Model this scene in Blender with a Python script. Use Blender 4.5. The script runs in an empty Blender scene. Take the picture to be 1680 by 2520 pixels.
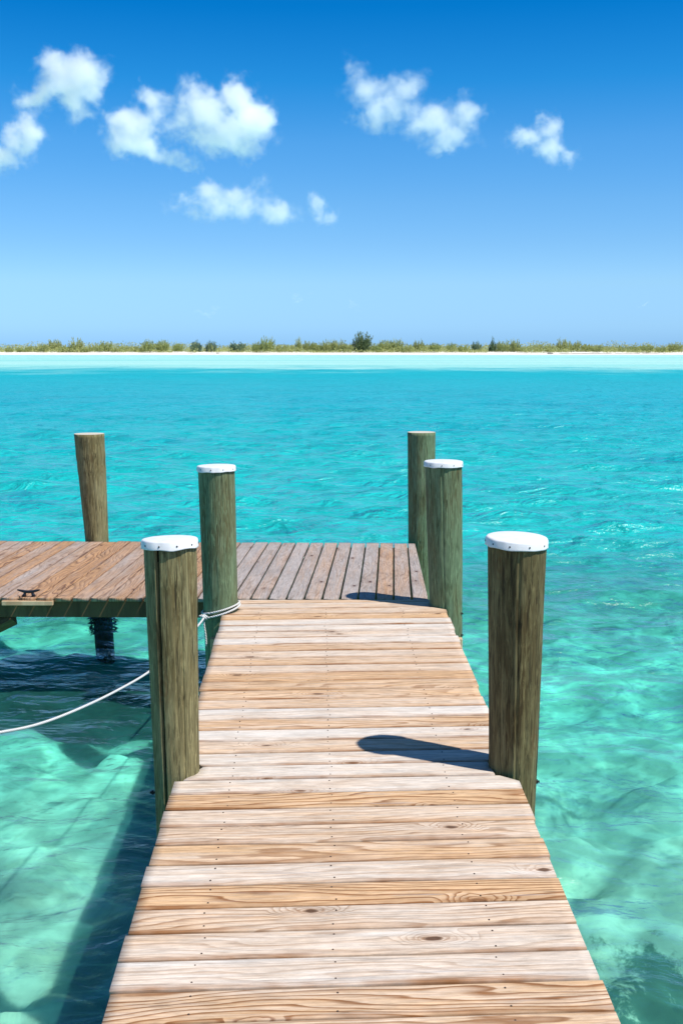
import bpy, bmesh, math, random
import numpy as np
from mathutils import Vector, Matrix, noise as mn
random.seed(7); rng = np.random.default_rng(11)
R = math.radians
sc = bpy.context.scene
COL = sc.collection

# ------------------------------------------------------------------ camera, world, sun
FPX = 2800.0; PITCH = math.atan((1260 - 861) / FPX); DECK = 0.76; EYE = DECK + 1.75
cam_d = bpy.data.cameras.new('camera'); cam = bpy.data.objects.new('camera', cam_d); COL.objects.link(cam)
cam.location = (0, 0, EYE); cam.rotation_euler = (math.pi / 2 - PITCH, 0, 0)
cam_d.sensor_fit = 'HORIZONTAL'; cam_d.sensor_width = 36; cam_d.lens = FPX / 1680 * 36
cam_d.clip_start = 0.05; cam_d.clip_end = 20000
sc.camera = cam
SUNV = Vector((0.536, -0.286, 1.0)).normalized()
SUN_EL = math.asin(SUNV.z); SUN_AZ = math.atan2(SUNV.x, SUNV.y)
sun_d = bpy.data.lights.new('sun', 'SUN'); sun = bpy.data.objects.new('sun', sun_d); COL.objects.link(sun)
sun_d.energy = 4.8; sun_d.angle = R(0.9); sun_d.color = (1.0, 0.965, 0.91)
sun.rotation_euler = SUNV.to_track_quat('Z', 'Y').to_euler()
world = bpy.data.worlds.new('World'); sc.world = world; world.use_nodes = True
wn = world.node_tree.nodes; wl = world.node_tree.links
bg = wn['Background']; sky = wn.new('ShaderNodeTexSky'); sky.sky_type = 'NISHITA'; sky.sun_disc = False
sky.sun_elevation = SUN_EL; sky.sun_rotation = SUN_AZ
sky.altitude = 0; sky.air_density = 1.0; sky.dust_density = 0.15; sky.ozone_density = 2.2
hs = wn.new('ShaderNodeHueSaturation'); hs.inputs['Saturation'].default_value = 1.3
wl.new(sky.outputs[0], hs.inputs['Color'])
# clear tropical air: colour grade of the sky by elevation
wtc = wn.new('ShaderNodeTexCoord'); wsp = wn.new('ShaderNodeSeparateXYZ'); wl.new(wtc.outputs['Generated'], wsp.inputs[0])
wmr = wn.new('ShaderNodeMapRange'); wmr.inputs[1].default_value = 0; wmr.inputs[2].default_value = .5; wl.new(wsp.outputs[2], wmr.inputs[0])
wcr = wn.new('ShaderNodeValToRGB'); wl.new(wmr.outputs[0], wcr.inputs[0]); WST = [(.004, (.346, .746, 1.917)), (.021, (.445, .814, 1.712)), (.056, (.60, .892, 1.376)), (.09, (.582, .885, 1.285)),
    (.123, (.564, .908, 1.252)), (.172, (.443, .913, 1.25)), (.219, (.147, .839, 1.21)), (.275, (.01, .705, 1.12)), (.5, (.85, .80, .85))]
while len(wcr.color_ramp.elements) < len(WST): wcr.color_ramp.elements.new(.5)
for e, (p_, c_) in zip(wcr.color_ramp.elements, WST): e.position = p_ * 2; e.color = (c_[0] / 2, c_[1] / 2, c_[2] / 2, 1)
wvm = wn.new('ShaderNodeVectorMath'); wvm.operation = 'MULTIPLY'; wl.new(hs.outputs[0], wvm.inputs[0]); wl.new(wcr.outputs[0], wvm.inputs[1])
wvs = wn.new('ShaderNodeVectorMath'); wvs.operation = 'SCALE'; wvs.inputs['Scale'].default_value = 2.0; wl.new(wvm.outputs[0], wvs.inputs[0]); wl.new(wvs.outputs[0], bg.inputs['Color'])
bg.inputs['Strength'].default_value = 0.104
sc.view_settings.view_transform = 'Standard'; sc.view_settings.look = 'None'
sc.view_settings.exposure = 0.18; sc.view_settings.gamma = 1.0
cy = sc.cycles; cy.use_denoising = True; cy.volume_bounces = 12; cy.max_bounces = 14; cy.transparent_max_bounces = 12
cy.volume_step_rate = 1.0; cy.caustics_reflective = False; cy.caustics_refractive = False; cy.blur_glossy = 0.5

def ray(px, py):
    """direction through a pixel of the 1680x2520 photograph"""
    v = Vector(((px - 840) / FPX, (1260 - py) / FPX, -1))
    v.rotate(cam.rotation_euler); return v
def on_z(px, py, z=DECK):
    v = ray(px, py); t = (z - EYE) / v.z; return Vector((v.x * t, v.y * t, z))
def on_y(px, py, y):
    v = ray(px, py); t = y / v.y; return Vector((v.x * t, y, EYE + v.z * t))

# ------------------------------------------------------------------ scene helpers
def tag(o, label=None, cat=None, group=None, kind=None):
    if label: o['label'] = label
    if cat: o['category'] = cat
    if group: o['group'] = group
    if kind: o['kind'] = kind
    return o
def empty(name, loc=(0, 0, 0), **k):
    o = bpy.data.objects.new(name, None); COL.objects.link(o); o.location = loc; o.empty_display_size = 0.1
    return tag(o, **k)
def obj(name, mesh, mat=None, parent=None, smooth=True, loc=None):
    if isinstance(mesh, bmesh.types.BMesh):
        me = bpy.data.meshes.new(name); mesh.to_mesh(me); mesh.free(); mesh = me
    o = bpy.data.objects.new(name, mesh); COL.objects.link(o)
    if mat:
        for m in (mat if isinstance(mat, (list, tuple)) else [mat]): mesh.materials.append(m)
    if smooth and mesh.polygons: mesh.polygons.foreach_set('use_smooth', [True] * len(mesh.polygons))
    if loc is not None: o.location = loc
    if parent: o.parent = parent
    return o
def mesh_np(name, co, faces, smooth=True):
    me = bpy.data.meshes.new(name)
    co = np.asarray(co, dtype=np.float32); faces = np.asarray(faces, dtype=np.int32); k = faces.shape[1]
    me.vertices.add(len(co)); me.vertices.foreach_set('co', co.ravel())
    me.loops.add(faces.size); me.loops.foreach_set('vertex_index', faces.ravel())
    me.polygons.add(len(faces)); me.polygons.foreach_set('loop_start', np.arange(len(faces), dtype=np.int32) * k)
    me.update(calc_edges=True)
    if smooth: me.polygons.foreach_set('use_smooth', np.ones(len(faces), dtype=bool))
    return me
def grid_faces(nr, nc, flip=False):
    i = np.arange((nr - 1) * (nc - 1)); r = i // (nc - 1); c = i % (nc - 1); a = r * nc + c
    f = np.stack([a, a + 1, a + nc + 1, a + nc], 1)
    return f[:, ::-1] if flip else f
def box(bm, c, s, rot=None, bev=0.0):
    r = bmesh.ops.create_cube(bm, size=1.0); vs = r['verts']
    M = Matrix.Translation(c) @ (rot.to_4x4() if rot else Matrix.Identity(4)) @ Matrix.Diagonal((*s, 1))
    bmesh.ops.transform(bm, matrix=M, verts=vs)
    if bev > 0:
        es = list({e for v in vs for e in v.link_edges})
        bmesh.ops.bevel(bm, geom=es, offset=bev, segments=2, affect='EDGES', profile=0.5)
def tube(pts, rad, n=12, cap=True, twist=0):
    """tube mesh along points; rad number or list"""
    pts = [Vector(p) for p in pts]; N = len(pts); rr = rad if hasattr(rad, '__len__') else [rad] * N
    co = []; t0 = (pts[1] - pts[0]).normalized(); up = Vector((0, 0, 1)) if abs(t0.z) < .9 else Vector((1, 0, 0))
    nrm = t0.cross(up).normalized(); tp = t0
    for i in range(N):
        t = (pts[min(i + 1, N - 1)] - pts[max(i - 1, 0)]).normalized()
        q = tp.rotation_difference(t); nrm = (q @ nrm).normalized(); tp = t; b = t.cross(nrm)
        for k in range(n):
            a = 2 * math.pi * k / n + twist * i
            rad_k = rr[i]
            co.append(pts[i] + (nrm * math.cos(a) + b * math.sin(a)) * rad_k)
    bm = bmesh.new(); vs = [bm.verts.new(c) for c in co]
    for i in range(N - 1):
        for k in range(n):
            bm.faces.new((vs[i*n+k], vs[i*n+(k+1) % n], vs[(i+1)*n+(k+1) % n], vs[(i+1)*n+k]))
    if cap:
        bm.faces.new([vs[k] for k in reversed(range(n))]); bm.faces.new([vs[(N-1)*n+k] for k in range(n)])
    bmesh.ops.recalc_face_normals(bm, faces=bm.faces)
    return bm
def spline(P, m=12):
    """catmull-rom through points"""
    P = [Vector(p) for p in P]; P = [P[0] * 2 - P[1]] + P + [P[-1] * 2 - P[-2]]; out = []
    for i in range(1, len(P) - 2):
        for k in range(m):
            t = k / m; a, b, c, d = P[i-1], P[i], P[i+1], P[i+2]
            out.append(0.5 * ((2*b) + (c-a)*t + (2*a-5*b+4*c-d)*t*t + (3*b-a-3*c+d)*t*t*t))
    out.append(P[-2]); return out

# ------------------------------------------------------------------ node helper
class NT:
    def __init__(s, name):
        s.m = bpy.data.materials.new(name); s.m.use_nodes = True; s.t = s.m.node_tree; s.t.nodes.clear()
        s.out = s.t.nodes.new('ShaderNodeOutputMaterial')
    def n(s, typ, **kw):
        nd = s.t.nodes.new('ShaderNode' + typ)
        for k, v in kw.items(): setattr(nd, k, v)
        return nd
    def l(s, a, b): s.t.links.new(a, b)
    def put(s, sock, v):
        if v is None: return
        if isinstance(v, bpy.types.NodeSocket): s.l(v, sock)
        else: sock.default_value = v
    def math(s, op, a, b=None, c=None, clamp=False):
        nd = s.n('Math', operation=op, use_clamp=clamp); s.put(nd.inputs[0], a); s.put(nd.inputs[1], b)
        if c is not None: s.put(nd.inputs[2], c)
        return nd.outputs[0]
    def vmath(s, op, a, b=None, out=0):
        nd = s.n('VectorMath', operation=op); s.put(nd.inputs[0], a); s.put(nd.inputs[1], b); return nd.outputs[out]
    def noise(s, vec, scale, detail=3, rough=.5, dist=0, out=0, dim='3D'):
        nd = s.n('TexNoise', noise_dimensions=dim); s.put(nd.inputs['Vector'], vec); nd.inputs['Scale'].default_value = scale
        nd.inputs['Detail'].default_value = detail; nd.inputs['Roughness'].default_value = rough
        nd.inputs['Distortion'].default_value = dist; return nd.outputs[out]
    def sep(s, v): nd = s.n('SeparateXYZ'); s.put(nd.inputs[0], v); return nd.outputs
    def comb(s, x, y, z): nd = s.n('CombineXYZ'); [s.put(nd.inputs[i], v) for i, v in enumerate((x, y, z))]; return nd.outputs[0]
    def mr(s, v, a, b, c=0.0, d=1.0, smooth=False):
        nd = s.n('MapRange', interpolation_type='SMOOTHSTEP' if smooth else 'LINEAR')
        s.put(nd.inputs[0], v); nd.inputs[1].default_value = a; nd.inputs[2].default_value = b
        s.put(nd.inputs[3], c); s.put(nd.inputs[4], d); return nd.outputs[0]
    def mix(s, f, a, b, mode='MIX'):
        nd = s.n('Mix', data_type='RGBA', blend_type=mode); s.put(nd.inputs['Factor'], f)
        A, B = nd.inputs[6], nd.inputs[7]
        for sk, v in ((A, a), (B, b)):
            s.put(sk, (*v, 1) if isinstance(v, tuple) and len(v) == 3 else v)
        return nd.outputs[2]
    def ramp(s, f, stops, interp='LINEAR'):
        nd = s.n('ValToRGB'); cr = nd.color_ramp; cr.interpolation = interp
        while len(cr.elements) < len(stops): cr.elements.new(.5)
        for e, (p, c) in zip(cr.elements, stops): e.position = p; e.color = (*c, 1) if len(c) == 3 else c
        s.put(nd.inputs[0], f); return nd.outputs[0]
    def bump(s, h, strength=.3, dist=.01, normal=None):
        nd = s.n('Bump'); nd.inputs['Strength'].default_value = strength; nd.inputs['Distance'].default_value = dist
        s.put(nd.inputs['Height'], h); s.put(nd.inputs['Normal'], normal); return nd.outputs[0]
    def bsdf(s, col, rough=.6, normal=None, spec=.4, metal=0.0, sub=None):
        nd = s.n('BsdfPrincipled'); s.put(nd.inputs['Base Color'], (*col, 1) if isinstance(col, tuple) and len(col) == 3 else col)
        s.put(nd.inputs['Roughness'], rough); s.put(nd.inputs['Normal'], normal)
        nd.inputs['Specular IOR Level'].default_value = spec; nd.inputs['Metallic'].default_value = metal
        s.l(nd.outputs[0], s.out.inputs['Surface']); return nd

def wood_mat(name, pale, tan, late, knotc, ringS=70, amp=7.0, latef=.55, crack=.0, split=.4, fine=.35):
    """weathered plank. object x runs along the board. object colour: r = tan amount, g = ring contrast"""
    s = NT(name); tc = s.n('TexCoord').outputs['Object']; oi = s.n('ObjectInfo')
    rnd = oi.outputs['Random']; cs = s.n('SeparateColor'); s.l(oi.outputs['Color'], cs.inputs[0])
    tanA, ringA = cs.outputs[0], cs.outputs[1]
    x, y, z = s.sep(tc)
    xs = s.math('ADD', x, s.math('MULTIPLY', rnd, 173.0)); ys = s.math('ADD', y, s.math('MULTIPLY', rnd, 61.0))
    # knots
    vv = s.n('TexVoronoi', voronoi_dimensions='2D', feature='F1'); vv.inputs['Scale'].default_value = 1.0
    wob = s.noise(s.comb(xs, ys, z), 14, 2, out=0)
    s.l(s.comb(s.math('MULTIPLY', xs, 2.6), s.math('MULTIPLY', ys, 6.0), 0.0), vv.inputs['Vector'])
    kd = s.math('ADD', vv.outputs['Distance'], s.math('MULTIPLY', s.math('SUBTRACT', wob, .5), .16))
    kc = s.n('SeparateColor'); s.l(vv.outputs['Color'], kc.inputs[0])
    has = s.math('GREATER_THAN', kc.outputs[0], .80)
    kbend = s.math('MULTIPLY', s.mr(kd, .42, 0, 0, 1, True), has)
    kcore = s.math('MULTIPLY', s.mr(kd, .075, .03, 0, 1, True), has)
    kring = s.math('MULTIPLY', s.math('MULTIPLY', s.mr(kd, .22, .07, 0, 1, True), s.math('ADD', .55, s.math('MULTIPLY', s.math('SINE', s.math('MULTIPLY', kd, 130.0)), .45))), has)
    # rings
    lo = s.noise(s.comb(s.math('MULTIPLY', xs, .9), s.math('MULTIPLY', ys, 5), rnd), 1.0, 2, .45)
    lo2 = s.noise(s.comb(s.math('MULTIPLY', xs, 3.5), s.math('MULTIPLY', ys, 22), rnd), 1.0, 3, .5)
    t = s.math('ADD', s.math('MULTIPLY', ys, ringS * .35), s.math('MULTIPLY', lo, amp * 2))
    t = s.math('ADD', t, s.math('MULTIPLY', lo2, 1.1)); t = s.math('ADD', t, s.math('MULTIPLY', kbend, 5.0))
    saw = s.math('FRACT', t)
    ring = s.ramp(saw, [(0, (0, 0, 0)), (.55, (.15,) * 3), (.86, (1,) * 3), (.93, (.9,) * 3), (1, (0, 0, 0))])
    fib = s.noise(s.comb(s.math('MULTIPLY', xs, 5), s.math('MULTIPLY', ys, 170), z), 1.0, 4, .7)
    fib2 = s.noise(s.comb(s.math('MULTIPLY', xs, 1.6), s.math('MULTIPLY', ys, 70), rnd), 1.0, 3, .6)
    wea = s.noise(s.comb(s.math('MULTIPLY', xs, 1.3), s.math('MULTIPLY', ys, 9), s.math('MULTIPLY', rnd, 9)), 1.0, 4, .6)
    wf = s.math('ADD', s.math('MULTIPLY', s.math('SUBTRACT', wea, .5), 1.35), tanA, clamp=True)
    wf = s.math('ADD', wf, s.math('MULTIPLY', s.math('SUBTRACT', fib2, .5), .9), clamp=True)
    base = s.mix(wf, pale, tan)
    rf = s.math('MULTIPLY', s.math('MULTIPLY', ring, ringA), s.mr(wf, 0, 1, .55, 1.0))
    rcol = s.mix(s.mr(wf, 0, .7), (pale[0] * .60, pale[1] * .50, pale[2] * .40), late)
    col = s.mix(s.math('MULTIPLY', rf, latef, clamp=True), base, rcol)
    # bright/grey fibre and grime
    fcol = s.mix(wf, (pale[0] * .50, pale[1] * .46, pale[2] * .42), late)
    col = s.mix(s.mr(fib, .46, .74, 0, fine), col, fcol)
    grey = s.noise(s.comb(s.math('MULTIPLY', xs, 2.2), s.math('MULTIPLY', ys, 30), rnd), 1.0, 4, .6)
    col = s.mix(s.mr(grey, .58, .75, 0, .55), col, tuple(c * .62 for c in (pale[0] * .92, pale[1] * .97, pale[2] * 1.08)))
    col = s.mix(s.math('MULTIPLY', kring, .55), col, late)
    col = s.mix(s.math('MULTIPLY', kcore, .9), col, knotc)
    # splits along the grain
    sp = s.noise(s.comb(s.math('MULTIPLY', xs, 1.1), s.math('MULTIPLY', ys, 48), s.math('MULTIPLY', rnd, 33)), 1.0, 2, .5)
    spl = s.math('MULTIPLY', s.mr(s.math('ABSOLUTE', s.math('SUBTRACT', sp, .5)), .012, .0, 0, 1), s.mr(lo2, .5, .65, 0, 1))
    col = s.mix(s.math('MULTIPLY', spl, split), col, tuple(c * .35 for c in late))
    # dark stain along the board's low edge, plus painted shade widening the gap
    ed = s.mr(s.math('ADD', y, s.math('MULTIPLY', s.math('SUBTRACT', fib2, .5), .05)), -.044, -.068, 0, 1, True)
    edn = s.noise(s.comb(s.math('MULTIPLY', xs, 1.7), rnd, 0.0), 1.0, 4, .65)
    col = s.mix(s.math('MULTIPLY', ed, s.mr(edn, .38, .66, .08, 1.0)), col, late)
    gr = s.noise(s.comb(s.math('MULTIPLY', xs, 16), s.math('MULTIPLY', ys, 60), rnd), 1.0, 5, .7); gr2 = s.noise(s.comb(s.math('MULTIPLY', xs, 3), s.math('MULTIPLY', ys, 7), rnd), 1.0, 4, .65)
    gm = s.math('MULTIPLY', s.mr(gr, .35, .68, 1.06, .80), s.mr(gr2, .4, .7, 1.04, .86)); col = s.mix(1.0, col, s.comb(gm, gm, gm), 'MULTIPLY')
    h = s.math('ADD', s.math('MULTIPLY', fib, .5), s.math('MULTIPLY', ring, .35)); h = s.math('SUBTRACT', h, s.math('MULTIPLY', spl, 1.5))
    h = s.math('SUBTRACT', h, kcore)
    s.bsdf(col, .72, s.bump(h, .6, .003), .2)
    return s.m
deckwood = wood_mat('pale_deck_wood', (.74, .675, .595), (.72, .475, .265), (.29, .13, .05), (.10, .045, .02), ringS=90, amp=6, latef=.98, fine=.75)
dockwood = wood_mat('weathered_dock_wood', (.44, .39, .36), (.56, .32, .16), (.15, .075, .045), (.07, .03, .02), ringS=110, amp=9, latef=.9, split=.8, fine=.75)
framewood = wood_mat('treated_frame_wood', (.17, .10, .05), (.18, .11, .05), (.08, .045, .02), (.05, .03, .015), ringS=60, amp=6, split=.6)
palewood = wood_mat('fresh_cut_wood', (.72, .58, .38), (.68, .5, .3), (.45, .25, .12), (.2, .1, .05), ringS=60, amp=5)

def pile_mat(name, a, b, c, d):
    s = NT(name); tc = s.n('TexCoord').outputs['Object']; rnd = s.n('ObjectInfo').outputs['Random']
    x, y, z = s.sep(tc); off = s.math('MULTIPLY', rnd, 47.0)
    def P(k, kz): return s.comb(s.math('MULTIPLY', x, k), s.math('MULTIPLY', y, k), s.math('ADD', s.math('MULTIPLY', z, kz), off))
    big = s.noise(P(7, 1.6), 1.0, 4, .6); st = s.noise(P(60, 2.2), 1.0, 4, .65); mid = s.noise(P(22, 2.6), 1.0, 4, .6, .6)
    ringv = s.math('ADD', s.math('MULTIPLY', s.noise(P(9, 1.1), 1.0, 2, .5), 13.0), s.math('MULTIPLY', mid, 1.6))
    ring = s.ramp(s.math('FRACT', ringv), [(0, (0,) * 3), (.5, (.2,) * 3), (.82, (1,) * 3), (.9, (.8,) * 3), (1, (0,) * 3)])
    col = s.mix(s.mr(big, .38, .62, 0, 1, True), a, b)
    col = s.mix(s.mr(mid, .5, .72, 0, .7), col, c)
    col = s.mix(s.math('MULTIPLY', ring, .38), col, tuple(min(1, q * 1.75) for q in a))
    col = s.mix(s.mr(st, .52, .75, 0, .75), col, d)
    flk = s.noise(P(105, 10), 1.0, 4, .7, .8); col = s.mix(s.mr(flk, .52, .68, 0, .75), col, tuple(min(1, q * 1.9) for q in a)); flk2 = s.noise(P(80, 7), 1.0, 4, .7, .5)
    col = s.mix(s.mr(flk2, .52, .66, 0, .7), col, d)
    # knots
    vv = s.n('TexVoronoi', voronoi_dimensions='3D', feature='F1'); vv.inputs['Scale'].default_value = 1.0
    s.l(P(5.5, 3.0), vv.inputs['Vector']); kc = s.n('SeparateColor'); s.l(vv.outputs['Color'], kc.inputs[0])
    has = s.math('GREATER_THAN', kc.outputs[1], .35)
    kn = s.math('MULTIPLY', s.math('MULTIPLY', s.mr(vv.outputs['Distance'], .30, .06, 0, 1, True), s.math('ADD', .6, s.math('MULTIPLY', s.math('SINE', s.math('MULTIPLY', vv.outputs['Distance'], 75.0)), .4))), has)
    col = s.mix(s.math('MULTIPLY', kn, .6), col, (.13, .07, .025))
    # fine checks
    ck = s.noise(P(38, .9), 1.0, 2, .5)
    chk = s.math('MULTIPLY', s.mr(s.math('ABSOLUTE', s.math('SUBTRACT', ck, .5)), .014, 0, 0, 1), s.mr(big, .45, .6, 0, 1))
    col = s.mix(s.math('MULTIPLY', chk, .8), col, (.015, .012, .008))
    # wet, weedy foot of the pile
    geo = s.n('NewGeometry').outputs['Position']; gz = s.sep(geo)[2]
    wet = s.mr(s.math('ADD', gz, s.math('MULTIPLY', big, .25)), .38, .12, 0, 1, True)
    col = s.mix(wet, col, (.018, .022, .010))
    h = s.math('ADD', s.math('MULTIPLY', st, .6), s.math('MULTIPLY', ring, .4)); h = s.math('SUBTRACT', h, s.math('MULTIPLY', chk, 2))
    s.bsdf(col, .78, s.bump(h, .6, .004), .2); return s.m
pile_olive = pile_mat('olive_pile_wood', (.205, .18, .085), (.135, .105, .04), (.28, .27, .145), (.05, .04, .016))
pile_green = pile_mat('green_pile_wood', (.125, .175, .095), (.12, .115, .05), (.21, .26, .155), (.04, .05, .02))
pile_brown = pile_mat('brown_pile_wood', (.14, .115, .05), (.075, .05, .018), (.25, .23, .115), (.025, .018, .008))

def plain(name, col, rough=.5, spec=.4, metal=0., nsc=0, namp=0.15, bumpd=0):
    s = NT(name); c = (*col, 1); nrm = None
    if nsc:
        n = s.noise(s.n('TexCoord').outputs['Object'], nsc, 4, .6)
        c = s.mix(s.mr(n, .3, .7, 0, 1), tuple(q * (1 - namp) for q in col), tuple(min(1, q * (1 + namp)) for q in col))
        if bumpd: nrm = s.bump(n, .4, bumpd)
    s.bsdf(c, rough, nrm, spec, metal); return s.m
cap_mat = plain('white_cap_plastic', (.76, .755, .74), .4, .35, nsc=22, namp=.09)
screw_mat = plain('dark_screw', (.05, .045, .045), .4, .5, .6)
iron_mat = plain('black_cleat_iron', (.016, .018, .024), .35, .5, .3, nsc=60, namp=.3)
bolt_mat = plain('dark_bolt', (.02, .018, .016), .5, .5, .5)
hole_mat = plain('nail_hole', (.07, .045, .035), .7, .3)
# rope: twisted strands as a spiral bump
def rope_mat():
    s = NT('white_rope'); uv = s.n('TexCoord').outputs['Object']
    n = s.noise(uv, 180, 3, .6); w = s.n('TexWave', wave_type='BANDS', bands_direction='DIAGONAL'); w.inputs['Scale'].default_value = 38
    w.inputs['Distortion'].default_value = 1.5; s.l(uv, w.inputs['Vector'])
    h = s.math('ADD', s.math('MULTIPLY', w.outputs['Fac'], .8), s.math('MULTIPLY', n, .4))
    s.bsdf(s.mix(w.outputs['Fac'], (.42, .41, .38), (.82, .82, .80)), .8, s.bump(h, .7, .004), .2); return s.m
rope_m = rope_mat()
# end grain on uncapped piles
def endgrain():
    s = NT('pile_end_grain'); tc = s.n('TexCoord').outputs['Object']; x, y, z = s.sep(tc)
    r = s.math('SQRT', s.math('ADD', s.math('POWER', x, 2), s.math('POWER', y, 2)))
    r = s.math('ADD', r, s.math('MULTIPLY', s.noise(tc, 12, 2), .02))
    f = s.math('FRACT', s.math('MULTIPLY', r, 130))
    s.bsdf(s.mix(s.math('MULTIPLY', f, .4), (.62, .57, .48), (.35, .27, .17)), .8, None, .2); return s.m
end_m = endgrain()

crack_m = plain('crack_shade', (.018, .013, .008), .9, .1)  # near-black colour painted in as the shade inside the post's crack
# ------------------------------------------------------------------ sea bed, water, island
def sand_sea():
    s = NT('seabed_sand'); P = s.n('NewGeometry').outputs['Position']; x, y, z = s.sep(P)
    a = s.noise(P, .55, 5, .6, .6); b = s.noise(P, 2.2, 5, .65, .8); f = s.noise(P, 14, 3, .6)
    col = s.mix(s.mr(a, .40, .62, 0, 1, True), (.58, .64, .56), (.82, .83, .68))
    col = s.mix(s.mr(b, .52, .64, 0, .45, True), col, (.97, .96, .72))  # pale yellowish flecks: caustic light painted into the sand colour
    col = s.mix(s.mr(f, .45, .7, 0, .18), col, (.3, .36, .3))
    # dark weed clumps
    w1 = s.noise(P, .8, 5, .7, .5)
    # one clump close to the pier on the right
    d = s.vmath('LENGTH', s.vmath('MULTIPLY', s.vmath('SUBTRACT', P, (1.57, 4.97, 0)), (1.0, .8, 0)), out=1)
    d = s.math('ADD', d, s.math('MULTIPLY', s.math('SUBTRACT', s.noise(P, 5, 5, .7), .5), 1.0))
    wm = s.mr(d, .40, .22, 0, 1, True)
    far = s.math('MULTIPLY', s.mr(w1, .64, .72, 0, .45, True), s.mr(y, 6, 12, 0, 1))
    col = s.mix(s.math('MAXIMUM', wm, far), col, (.10, .16, .13))
    nb = s.bump(b, .25, .06)
    sss = s.n('SubsurfaceScattering', falloff='BURLEY'); s.l(col, sss.inputs['Color']); sss.inputs['Scale'].default_value = .17; sss.inputs['Radius'].default_value = (.8, 1, 1); s.l(nb, sss.inputs['Normal'])
    dfs = s.n('BsdfDiffuse'); s.l(col, dfs.inputs[0]); s.l(nb, dfs.inputs['Normal']); ms = s.n('MixShader'); ms.inputs[0].default_value = .82
    s.l(dfs.outputs[0], ms.inputs[1]); s.l(sss.outputs[0], ms.inputs[2]); s.l(ms.outputs[0], s.out.inputs['Surface']); return s.m
def axis_rows(y0, step, grow, ymax):
    ys = [y0]; st = step
    while ys[-1] < ymax: ys.append(ys[-1] + st); st *= grow
    return np.array(ys)
def fan(rows, nc, w0, wk):
    t = np.linspace(-1, 1, nc); W = w0 + wk * np.maximum(rows, 0)
    return W[:, None] * t[None, :], np.repeat(rows[:, None], nc, 1), (2 * W / (nc - 1))
rows = np.concatenate([[-60, -25, -10, -4, -1.5], axis_rows(0, .05, 1.014, 9000)])
X, Y, _ = fan(rows, 420, 7, .75)
def snoise(X, Y, sc, seed):
    r = np.random.default_rng(seed); h = 0
    for k in range(14):
        th = r.uniform(0, 2 * math.pi); fr = sc * r.uniform(.5, 2); h = h + np.sin(X * math.cos(th) * fr + Y * math.sin(th) * fr + r.uniform(0, 6.28)) / 14
    return h
Z = -.42 - .30 * np.clip((6.2 - Y) / 2.2, 0, 1) + .10 * snoise(X, Y, 2.0, 3) * np.exp(-np.maximum(Y - 5, 0) / 30) + .42 * snoise(X * .9, Y, 6.0, 4) * np.exp(-np.maximum(Y, 0) / 14) + .34 * snoise(X * .9, Y, 13.0, 14) * np.exp(-np.maximum(Y, 0) / 8)
Z = np.where((Y > 540) & (Y < 760), np.maximum(Z, -.42 + (Y - 540) / 70 * .2), Z)
obj('seabed', mesh_np('seabed', np.stack([X, Y, Z], -1).reshape(-1, 3), grid_faces(*X.shape)), sand_sea()); bpy.data.objects['seabed']['kind'] = 'structure'

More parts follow.
